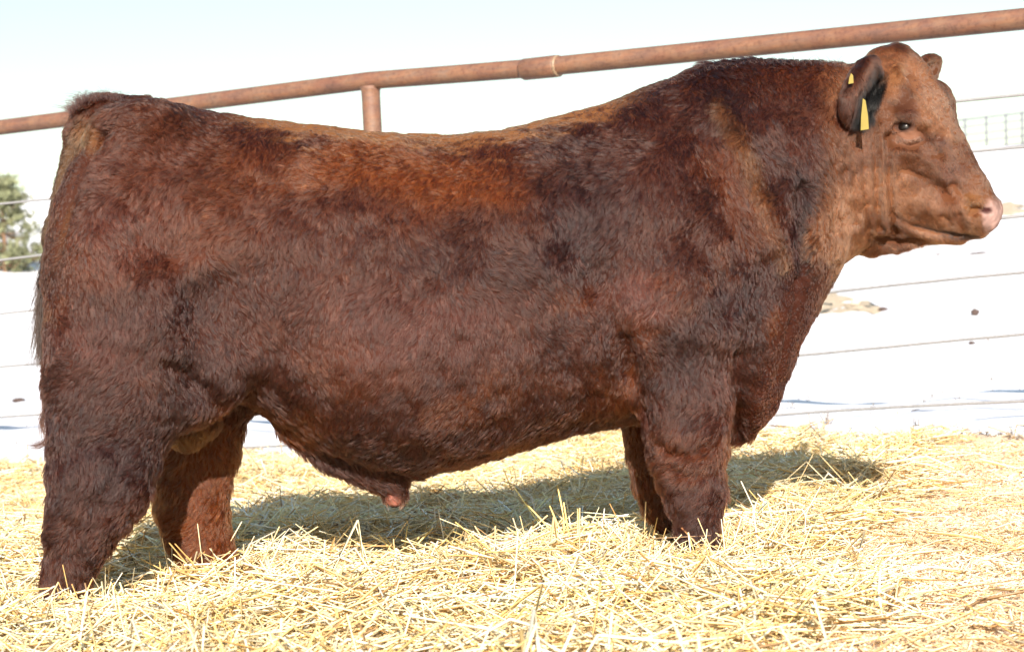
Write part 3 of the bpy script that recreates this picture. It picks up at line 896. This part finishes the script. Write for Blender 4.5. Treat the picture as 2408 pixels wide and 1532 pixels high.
# pull towards the clump's own hair and curl
curl_ph = rng.random(NC) * 6.28
for i, s in enumerate(S):
    g = strand[ck][:, i]
    k = (0.52 * s ** 0.9) * (1 - 0.6 * is_head) * (1 - 0.35 * sleek)
    strand[:, i] += (k[:, None] * (g[own] - strand[:, i]) * (np.linalg.norm(g[own] - strand[:, i], axis=1) < 0.05)[:, None]).astype(np.float32)
    wob = 0.0028 * s * np.sin(curl_ph[own] + s * 5) * (1 - is_head)
    strand[:, i] += (bt * wob[:, None]).astype(np.float32)
hcol = hcol * (cl_tint[own] ** (1 - 0.25 * is_head) * np.exp(rng.normal(0, 0.16, NH)))[:, None]
rad = 0.00044 * (0.8 + 0.4 * rng.random(NH)) * (1 - 0.30 * is_head)

def hair_obj(name, strands, radii, colors, mat, parent):
    n_, k_, _ = strands.shape
    hcv = bpy.data.hair_curves.new(name)
    hcv.add_curves([k_] * n_)
    hcv.attributes['position'].data.foreach_set('vector', np.ascontiguousarray(strands, np.float32).ravel()) if 'position' in hcv.attributes else hcv.points.foreach_set('position', np.ascontiguousarray(strands, np.float32).ravel())
    ra = hcv.attributes.get('radius') or hcv.attributes.new('radius', 'FLOAT', 'POINT')
    taper = np.linspace(1, 0.25, k_)
    ra.data.foreach_set('value', (radii[:, None] * taper[None]).astype(np.float32).ravel())
    ca = hcv.attributes.new('tint', 'FLOAT_COLOR', 'CURVE')
    a = np.ones((n_, 4), np.float32); a[:, :3] = np.clip(colors, 0.003, 0.95)
    ca.data.foreach_set('color', a.ravel())
    hcv.materials.append(mat)
    o = bpy.data.objects.new(name, hcv)
    col.objects.link(o)
    o.parent = parent
    return o

m_hair = bpy.data.materials.new('hair'); m_hair.use_nodes = True
nt = m_hair.node_tree; nt.nodes.clear()
out = N(nt, 'ShaderNodeOutputMaterial'); hb = N(nt, 'ShaderNodeBsdfHairPrincipled')
hb.model = 'CHIANG'; hb.parametrization = 'COLOR'
at = N(nt, 'ShaderNodeAttribute', attribute_name='tint')
nt.links.new(at.outputs['Color'], hb.inputs['Color']); nt.links.new(hb.outputs[0], out.inputs['Surface'])
hb.inputs['Roughness'].default_value = 0.36; hb.inputs['Radial Roughness'].default_value = 0.55
hb.inputs['Coat'].default_value = 0.0
hb.inputs['IOR'].default_value = 1.45
if 'Random Roughness' in hb.inputs: hb.inputs['Random Roughness'].default_value = 0.2
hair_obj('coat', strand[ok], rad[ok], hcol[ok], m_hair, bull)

# tail switch and loose tufts: long dark hair
def long_hair(name, roots, tips_fn, cnt, c, r, spread):
    St = np.zeros((cnt, 9, 3), np.float32)
    for i in range(cnt):
        a, path = tips_fn()
        o_ = rng.normal(0, spread, 3)
        ph = rng.random() * 6
        for k in range(9):
            s = k / 8
            p = path(s)
            St[i, k] = p + o_ * (0.3 + s) + np.array([math.sin(ph + s * 4), 0, math.cos(ph + s * 3)]) * 0.006 * s
    return St, np.full(cnt, r), np.clip(np.tile(c, (cnt, 1)) * np.exp(rng.normal(0, 0.25, cnt))[:, None], 0, 1)
def poly_path(pts):
    pts = np.array(pts)
    def f(s):
        t = s * (len(pts) - 1); i = min(int(t), len(pts) - 2)
        return pts[i] + (pts[i + 1] - pts[i]) * (t - i)
    return f
def tail_fn():
    s0 = rng.random() * 0.75
    full = poly_path([M(120, 540), M(108, 630), M(101, 710), M(99, 790), M(108, 860)])
    e = min(1.0, s0 + 0.25 + 0.3 * rng.random())
    base, endp = s0, e
    dx = rng.normal(0, 0.010)
    return base, (lambda s: full(base + (endp - base) * s) + UD * (dx * s - (0.014 * s * (rng_hold[0] < 0.3))))
rng_hold = [0.5]
hs = []
def tf():
    rng_hold[0] = rng.random()
    return tail_fn()
hs.append(long_hair('t', None, tf, 1100, np.array([0.018, 0.0095, 0.0065]), 0.0006, 0.008))
def wisps():
    k = rng.integers(0, 3)
    pt = [[(108, 900), (104, 950), (112, 1000)], [(118, 930), (98, 985), (106, 1025)], [(110, 985), (112, 1030), (96, 1046), (74, 1046)]][k]
    f = poly_path([M(*p) for p in pt])
    return 0, f
hs.append(long_hair('w', None, wisps, 220, np.array([0.03, 0.010, 0.006]), 0.0006, 0.005))
hair_obj('tail_switch', np.concatenate([h[0] for h in hs]), np.concatenate([h[1] for h in hs]), np.concatenate([h[2] for h in hs]), m_hair, bull)

def fringe(cnt, pts, ln, c):
    St = np.zeros((cnt, 9, 3), np.float32)
    top = poly_path([M(*p) for p in pts])
    for i in range(cnt):
        b0 = top(rng.random()) + VD * rng.normal(0, 0.05); b0[2] -= 0.012 + abs(rng.normal(0, 0.006))
        d = np.array([rng.normal(-0.35, 0.5), rng.normal(0, 0.35), 1.0]); d /= np.linalg.norm(d)
        L_ = ln * (0.5 + 0.7 * rng.random()); cu = rng.normal(0, 0.4)
        for k in range(9):
            t = k / 8
            St[i, k] = b0 + d * L_ * t + np.array([cu, 0, -0.35]) * L_ * t * t
    return St, np.full(cnt, 0.0005), np.clip(np.tile(c, (cnt, 1)) * np.exp(rng.normal(0, 0.3, cnt))[:, None], 0, 1)
hs = [fringe(1500, [(165, 262), (200, 232), (255, 228), (300, 240)], 0.045, DARK * 1.2),
      fringe(2600, [(1540, 205), (1640, 168), (1740, 148), (1850, 148), (1970, 152)], 0.028, DARK * 1.3)]
hair_obj('crest_hair', np.concatenate([h[0] for h in hs]), np.concatenate([h[1] for h in hs]), np.concatenate([h[2] for h in hs]), m_hair, bull)

# eyes
def uv_sphere(c, r, n=16, m_=10):
    Vs, Fs = [], []
    for i in range(m_ + 1):
        th = math.pi * i / m_
        for k in range(n):
            ph = 2 * math.pi * k / n
            Vs.append(c + r * np.array([math.sin(th) * math.cos(ph), math.sin(th) * math.sin(ph), math.cos(th)]))
    for i in range(m_):
        for k in range(n):
            Fs.append((i * n + k, (i + 1) * n + k, (i + 1) * n + (k + 1) % n, i * n + (k + 1) % n))
    return Vs, Fs
for s in (-1, 1):
    e = EYE[s] - HL * s * 0.006
    link_bm('eye', *uv_sphere(e - HL * s * 0.0035, 0.0235), m_eye, True, bull)
# hooves
for x, y, v in ((146, 1425, 0.23), (512, 1380, -0.18), (1645, 1305, 0.22), (1600, 1298, -0.16)):
    p = M(x, y, v); g = float(terrain(p[0], p[1]))
    prts = []
    for s in (-1, 1):
        c = np.array([p[0], p[1], g]) + VD * 0.028 * s
        Vs, Fs = [], []
        for zz, rr, fx in ((0.0, 1.0, 0.045), (0.03, 0.95, 0.03), (0.075, 0.72, 0.0)):
            for k in range(10):
                an = 2 * math.pi * k / 10
                Vs.append(c + UD * (0.052 * rr * math.cos(an) + fx) + VD * 0.029 * rr * math.sin(an) + np.array([0, 0, zz]))
        for i in range(2):
            for k in range(10): Fs.append((i * 10 + k, i * 10 + (k + 1) % 10, i * 10 + 10 + (k + 1) % 10, i * 10 + 10 + k))
        Fs += [tuple(range(9, -1, -1)), tuple(range(20, 30))]
        prts.append((Vs, Fs))
    link_bm('hoof', *join(prts), m_hoof, True, bull)
# ear tags: a small button on the back of the ear, a hanging tag below it
def slab(pts, thick, nrm):
    n_ = len(pts); nrm = np.asarray(nrm) / np.linalg.norm(nrm)
    Vs = [p + nrm * thick / 2 for p in pts] + [p - nrm * thick / 2 for p in pts]
    Fs = [tuple(range(n_)), tuple(range(2 * n_ - 1, n_ - 1, -1))] + [(i, i + n_, (i + 1) % n_ + n_, (i + 1) % n_) for i in range(n_)]
    return Vs, Fs
LT = -0.262
tn_ = np.cross(HI(2038, 305, LT) - HI(2028, 232, LT), HL * 0.7 + HF * 0.7)
o = link_bm('hanging_ear_tag', *slab([HI(2028, 232, LT), HI(2034, 236, LT), HI(2040, 272, LT), HI(2042, 304, LT), HI(2023, 307, LT), HI(2024, 275, LT)], 0.002, VD), m_tag, False, bull)
o['label'] = 'yellow tag hanging below the near ear'
o = link_bm('button_ear_tag', *slab([HI(2000, 173, LT - 0.02), HI(2005, 178, LT - 0.02), HI(2006, 196, LT - 0.02), HI(1994, 198, LT - 0.02), HI(1996, 184, LT - 0.02)], 0.003, VD), m_tag, False, bull)
o['label'] = 'small yellow tag on the back of the near ear'

# ------------------------------------------------------------------ loose straw
def stalks(n_, pos_fn, len_rng, rad_rng, pitch_sd, bend, name, mat, palette, pw, flat_yaw=None):
    X, Y, Zb = pos_fn(n_)
    n_ = len(X)
    P0 = np.stack([X, Y, 0 * X], 1)
    yaw = 9.0 * fbm(P0, 2.6, 95, 2) + rng.normal(0, 0.75, n_) if flat_yaw is None else flat_yaw + rng.normal(0, 0.8, n_)
    pit = rng.normal(0, pitch_sd, n_)
    L = len_rng[0] + (len_rng[1] - len_rng[0]) * rng.random(n_) ** 1.6
    r = rad_rng[0] + (rad_rng[1] - rad_rng[0]) * rng.random(n_) ** 1.5
    d = np.stack([np.cos(yaw) * np.cos(pit), np.sin(yaw) * np.cos(pit), np.sin(pit)], 1)
    side = np.stack([-np.sin(yaw), np.cos(yaw), 0 * yaw], 1)
    up = np.cross(d, side)
    c = np.stack([X, Y, Zb], 1)
    bs = rng.normal(0, bend, n_) * L; bu = rng.normal(0, bend, n_) * L
    rings = []
    for s in (-0.5, 0.0, 0.5):
        cc = c + d * (L * s)[:, None] + side * (bs * (0.25 - s * s))[:, None] * 2 + up * (bu * (0.25 - s * s))[:, None] * 2
        ring = [cc + (side * math.cos(a) + up * math.sin(a)) * r[:, None] for a in (0.5, 2.6, 4.7)]
        rings.append(np.stack(ring, 1))
    Vx = np.stack(rings, 1).reshape(n_, 9, 3)
    # keep both ends out of the ground
    gz = bed_height(Vx[:, [0, 6], 0].ravel(), Vx[:, [0, 6], 1].ravel()).reshape(n_, 2)
    lo = np.maximum(gz[:, 0] - Vx[:, 0, 2], gz[:, 1] - Vx[:, 6, 2])
    Vx[:, :, 2] += np.clip(lo * 0.5, 0, 0.05)[:, None]
    q = []
    for i in range(2):
        for k in range(3):
            q.append((i * 3 + k, i * 3 + (k + 1) % 3, i * 3 + 3 + (k + 1) % 3, i * 3 + 3 + k))
    Qx = (np.arange(n_)[:, None, None] * 9 + np.array(q)[None]).reshape(-1, 4)
    pal = np.array(palette); ch = rng.choice(len(pal), n_, p=pw)
    Cx = pal[ch] * np.exp(rng.normal(0, 0.12, n_))[:, None]
    big = fbm(c * np.array([1, 1, 0]), 2.2, 91, 3)
    Cx = Cx * np.stack([0.72 + 0.5 * big, 0.66 + 0.6 * big, 0.52 + 0.8 * big], 1)
    o = mesh_np(name, Vx.reshape(-1, 3), Qx, mat, smooth=True)
    set_color(o.data, np.clip(np.repeat(Cx, 9, 0), 0.01, 0.92))
    return o

PAL = [(0.88, 0.69, 0.39), (0.90, 0.79, 0.55), (0.80, 0.56, 0.23), (0.92, 0.85, 0.71), (0.56, 0.33, 0.13), (0.28, 0.17, 0.08)]
PW = [0.32, 0.27, 0.16, 0.15, 0.07, 0.03]
def in_view(X, Y, pad=0.6):
    d = Y - CAM[1]
    return np.abs(X) < d * (IW / 2 / FPX) + pad
HOLE = ground_at(112, 1508)
def straw_pos(zr, keep_chaff, fn=None):
    def f(n_):
        Xs, Ys = [], []
        got = 0
        while got < n_:
            # denser towards the camera
            Y = -2.75 + 11.2 * rng.random(n_ * 2) ** 1.5
            X = (rng.random(n_ * 2) - 0.5) * 9
            m_ = in_view(X, Y) & (rng.random(n_ * 2) < bed_edge(X, Y) * 1.02)
            m_ &= rng.random(n_ * 2) > chaff_mask(X, Y) * keep_chaff ** 0.35 * 1.005
            m_ &= np.hypot((X - HOLE[0]) / 0.055, (Y - HOLE[1]) / 0.12) > 1
            Xs.append(X[m_]); Ys.append(Y[m_]); got += m_.sum()
        X = np.concatenate(Xs)[:n_]; Y = np.concatenate(Ys)[:n_]
        return X, Y, bed_height(X, Y) + zr[0] + (zr[1] - zr[0]) * rng.random(n_)
    return f
straw = []
straw.append(stalks(62000, straw_pos((0.0, 0.04), 0.93), (0.08, 0.42), (0.0014, 0.0033), 0.15, 0.14, 'loose_straw', m_straw, PAL, PW))
straw.append(stalks(20000, straw_pos((0.01, 0.055), 0.96), (0.06, 0.26), (0.0012, 0.0027), 0.42, 0.18, 'loose_straw', m_straw, PAL, PW))
straw.append(stalks(45000, straw_pos((0.0, 0.03), 0.85), (0.015, 0.07), (0.0009, 0.0022), 0.35, 0.05, 'loose_straw', m_straw, PAL, PW))
straw.append(stalks(9000, straw_pos((0.005, 0.045), 0.95), (0.06, 0.30), (0.0024, 0.0042), 0.22, 0.38, 'loose_straw', m_straw, PAL, PW))
def chaff_pos(n_):
    X = 0.2 + 3.5 * rng.random(n_ * 6); Y = -2.75 + 6 * rng.random(n_ * 6) ** 1.3
    m_ = in_view(X, Y) & (rng.random(n_ * 6) < chaff_mask(X, Y) * bed_edge(X, Y))
    X, Y = X[m_][:n_], Y[m_][:n_]
    return X, Y, bed_height(X, Y) + 0.002 + 0.006 * rng.random(len(X))
CP = [(0.82, 0.62, 0.42), (0.86, 0.72, 0.52), (0.62, 0.38, 0.18), (0.30, 0.18, 0.10), (0.88, 0.80, 0.66)]
straw.append(stalks(60000, chaff_pos, (0.008, 0.045), (0.0008, 0.0022), 0.30, 0.05, 'trampled_chaff', m_chaff, CP, [0.36, 0.26, 0.16, 0.07, 0.15]))
# straw piled against the feet
FEET = [M(150, 1385, 0.23), M(510, 1330, -0.18), M(1643, 1265, 0.22), M(1590, 1262, -0.16)]
def feet_pos(n_):
    k = rng.integers(0, 4, n_); a = rng.random(n_) * 2 * math.pi; r = 0.07 + 0.12 * rng.random(n_)
    c = np.array(FEET)[k]
    X = c[:, 0] + r * np.cos(a) * 1.3; Y = c[:, 1] + r * np.sin(a)
    return X, Y, bed_height(X, Y) + 0.005 + 0.05 * rng.random(n_)
straw.append(stalks(2600, feet_pos, (0.06, 0.22), (0.0012, 0.0024), 0.5, 0.12, 'loose_straw', m_straw, PAL, PW))
LBL = ['long yellow straw stalks lying loose under and around the bull', 'short straw stalks tilted up out of the straw bedding', 'broken bits of straw strewn between the longer stalks',
       'wide curled straw leaves lying among the stalks',
       'pinkish tan trampled chaff at the right of the straw', "straw pushed up around the bull's four feet"]
for o, l in zip(straw, LBL): tag(o, l, 'straw', kind='stuff')

# two upright tufts that stand out of the straw in front of the shadow
def tuft(cx, cy, tips, label):
    ts = np.arange(3.0, 9.0, 0.01); Pt = CAM + np.outer(ts, ray(cx, cy))
    b0 = Pt[int(np.argmax(Pt[:, 2] < bed_height(Pt[:, 0], Pt[:, 1]) + 0.03))]
    d0 = (b0 - CAM) @ F
    root = b0
    prts = []
    for tx, ty in tips:
        tip = px(tx, ty, d0 + rng.normal(0, 0.03))
        mid = (root + tip) / 2 + rng.normal(0, 0.006, 3)
        prts.append(tube([root + rng.normal(0, 0.02, 3) * [1, 1, 0] - [0, 0, 0.01], mid, tip], [0.0032, 0.0030, 0.0020], 5))
    o = link_bm('straw_tuft', *join(prts), m_straw, True)
    nv = len(o.data.vertices)
    set_color(o.data, np.tile(np.array([0.80, 0.60, 0.22]), (nv, 1)) * np.exp(rng.normal(0, 0.1, nv))[:, None])
    tag(o, label, 'straw', 'upright straw tufts')
tuft(1345, 1285, [(1310, 1140), (1232, 1178), (1248, 1250), (1292, 1188), (1358, 1195), (1385, 1225), (1325, 1180)], "fan of long straw stalks standing up in front of the bull's shadow")
tuft(940, 1320, [(890, 1255), (915, 1290), (958, 1235), (985, 1262), (1018, 1240), (905, 1262)], "small straw tuft standing below the bull's belly")

# ------------------------------------------------------------------ weeds and litter on the snow
def blades(pts, hgt, n_, tint, name, spread):
    prts = []; cols = []
    for p in pts:
        for _ in range(n_):
            o_ = rng.normal(0, spread, 2)
            b0 = np.array([p[0] + o_[0], p[1] + o_[1] * 0.6, 0.0]); b0[2] = terrain(b0[0], b0[1]) - 0.01
            h = hgt * (0.4 + 0.9 * rng.random())
            ln = rng.normal(0, 0.45, 2) * h
            prts.append(tube([b0, b0 + [ln[0] * 0.4, ln[1] * 0.4, h * 0.6], b0 + [ln[0], ln[1], h]], [0.0028, 0.0022, 0.0010], 4))
            cols += [np.array(tint) * math.exp(rng.normal(0, 0.3))] * 12
    o = link_bm(name, *join(prts), m_weed)
    set_color(o.data, np.clip(np.array(cols), 0, 1))
    return o
edge = []
for k in range(110):
    xx = rng.uniform(1880, 2450)
    yy = 1046 + rng.normal(0, 7) - (2407 - xx) * 0.008
    edge.append(ground_at(xx, yy))
o = blades(edge, 0.055, 7, (0.13, 0.105, 0.085), 'dry_weeds', 0.04)
tag(o, 'dark dry weeds along the right edge of straw and snow', 'weeds', kind='stuff')
for (xx, yy, lab, h, n_) in ((2150, 1000, 'single dry weed stem standing in snow right of the brisket', 0.07, 4), (1945, 1000, 'thin dead grass stems at the end of the bull\'s shadow', 0.09, 9)):
    o = blades([ground_at(xx, yy)], h, n_, (0.17, 0.14, 0.12), 'weed', 0.012)
    tag(o, lab, 'weed')
stub = []
for k in range(260):
    xx = rng.uniform(1800, 2450) if k < 200 else rng.uniform(-60, 90)
    yy = rng.choice([625, 690, 730, 770, 880, 930]) + rng.normal(0, 22) - (xx - 2100) * 0.06 if k < 200 else rng.uniform(690, 1060)
    stub.append(ground_at(xx, yy))
o = blades(stub, 0.035, 3, (0.20, 0.17, 0.14), 'snow_stubble', 0.03)
tag(o, 'sparse short dead grass poking through the snow beyond the fence', 'grass', kind='stuff')
def clod(x, y, w_, h_, label, name='clod', mat=None):
    p = ground_at(x, y); d = (p - CAM) @ F
    Vs, Fs = uv_sphere(np.zeros(3), 1.0, 12, 8)
    out_ = []
    for v in Vs:
        f = 0.75 + 0.5 * vnoise(np.array([v + p]), 1.7, 3)[0]
        out_.append(v * f * np.array([w_ * d / FPX, w_ * d / FPX * 0.8, h_ * d / FPX]) + p + [0, 0, h_ * d / FPX * 0.3])
    tag(link_bm(name, out_, Fs, mat or m_clod, True), label, 'clod')
clod(44, 942, 16, 6, 'dark clod lying on the snow left of the hind leg')
clod(2292, 738, 10, 8, 'small dark clod on snow below the muzzle')
clod(2076, 730, 12, 6, 'dark stone at the end of the bare tan patch', 'stone')
clod(2300, 598, 24, 3, 'flat grey scrap of litter on snow under the chin', 'scrap')
clod(2160, 966, 18, 3, 'flat dark dead leaf above the weed stem at right', 'dead_leaf')
clod(2205, 603, 7, 3, 'tiny dark clod on snow below the jaw')
clod(2285, 808, 8, 5, 'tiny grey clod on the snow above the lower cables')
# bare patches where the snow has melted
def patch(pts_px, label):
    ctr = np.mean(pts_px, 0)
    ring = []
    for k in range(len(pts_px)):
        a, b_ = np.array(pts_px[k], float), np.array(pts_px[(k + 1) % len(pts_px)], float)
        for t in (0, 0.33, 0.66):
            q = a + (b_ - a) * t + rng.normal(0, 2.0, 2)
            ring.append(q)
    rows = [1.0, 0.75, 0.5, 0.25]
    Vs, Fs = [], []
    for r_ in rows:
        for q in ring:
            p = ground_at(*(ctr + (q - ctr) * r_)); Vs.append(p + [0, 0, -0.004 if r_ == 1.0 else 0.008])
    n_ = len(ring)
    for i in range(3):
        for k in range(n_): Fs.append((i * n_ + k, i * n_ + (k + 1) % n_, (i + 1) * n_ + (k + 1) % n_, (i + 1) * n_ + k))
    Fs.append(tuple(3 * n_ + k for k in range(n_)))
    o = link_bm('bare_ground', Vs, Fs, m_soil, True)
    tag(o, label, kind='structure')
patch([(1880, 715), (1905, 700), (1960, 692), (2010, 700), (2060, 715), (2082, 728), (2060, 738), (2010, 738), (1950, 746), (1890, 750)], 'bare tan strip of ground between the snow')
patch([(2340, 482), (2370, 477), (2407, 478), (2440, 480), (2440, 500), (2395, 505), (2350, 508)], 'bare tan strip of ground behind the muzzle')

# ------------------------------------------------------------------ pine far off at the left
tp = ground_at(12, 640)
pine = empty('pine_tree', tp)
tag(pine, 'open green pine tree on the snow at the far left behind the fence', 'tree')
th = 4.7
link_bm('trunk', *tube([np.array([0, 0, -0.3]), np.array([0.05, 0, 1.5]), np.array([-0.03, 0, 3.2]), np.array([0, 0, th])], [0.13, 0.10, 0.06, 0.015], 8), m_bark, True, pine)
prts = []; nv_, nf_, nc_ = [], [], []
for k in range(92):
    zz = 0.15 + (th - 0.35) * rng.random() ** 1.45
    a = rng.random() * 6.283
    ln = (2.35 - 0.42 * zz) * (0.55 + 0.5 * rng.random())
    tip = np.array([math.cos(a) * ln, math.sin(a) * ln, zz + 0.15 * ln + 0.1])
    mid = np.array([math.cos(a) * ln * 0.5, math.sin(a) * ln * 0.5, zz - 0.03])
    prts.append(tube([np.array([0, 0, zz]), mid, tip], [0.03, 0.02, 0.008], 5))
    cc = 0.55 + 0.7 * rng.random()
    for j in range(11):
        c = (mid if j < 4 else tip) + rng.normal(0, 0.20, 3) * [1, 1, 0.7]
        for q in range(20):
            d = rng.normal(0, 1, 3); d[2] += 0.5; d /= np.linalg.norm(d)
            s_ = np.cross(d, rng.normal(0, 1, 3)); s_ /= np.linalg.norm(s_)
            L_ = 0.12 + 0.08 * rng.random(); w_ = 0.020
            i0 = len(nv_)
            c2 = c + rng.normal(0, 0.05, 3)
            nv_ += [c2 - s_ * w_, c2 + s_ * w_, c2 + d * L_ + s_ * w_ * 0.4, c2 + d * L_ - s_ * w_ * 0.4]
            nf_.append((i0, i0 + 1, i0 + 2, i0 + 3))
            nc_ += [np.array([0.19, 0.205, 0.115]) * cc * math.exp(rng.normal(0, 0.2))] * 4  # needle green lightened and greyed to suggest haze
link_bm('branches', *join(prts), m_bark, True, pine)
o = link_bm('crown', nv_, nf_, m_needle, False, pine)
set_color(o.data, np.clip(np.array(nc_), 0, 1))

# ------------------------------------------------------------------ corral far off at the right
D_ = 150.0
corral = empty('corral_fence', px(2330, 356, D_))
tag(corral, 'pale pipe corral panels on the far snowy rise at right', 'fence')
CO = np.array(corral.location)
def cp(x, y): return px(x, y, D_) - CO
for xx in (2222, 2268, 2318, 2364, 2402, 2446, 2490):
    t_ = 283 - (xx - 2256) * 0.117; b_ = 362 - (xx - 2256) * 0.112 + 4
    link_bm('post', *tube([cp(xx + 2, b_), cp(xx, t_ - 3)], [0.075, 0.075], 8), m_far_steel, True, corral)
for dy, r_ in ((0, 0.06), (17, 0.04), (36, 0.04), (54, 0.04), (72, 0.05)):
    link_bm('rail', *tube([cp(2215, 287.6 + dy), cp(2500, 254.5 + dy)], [r_, r_], 8), m_far_steel, True, corral)
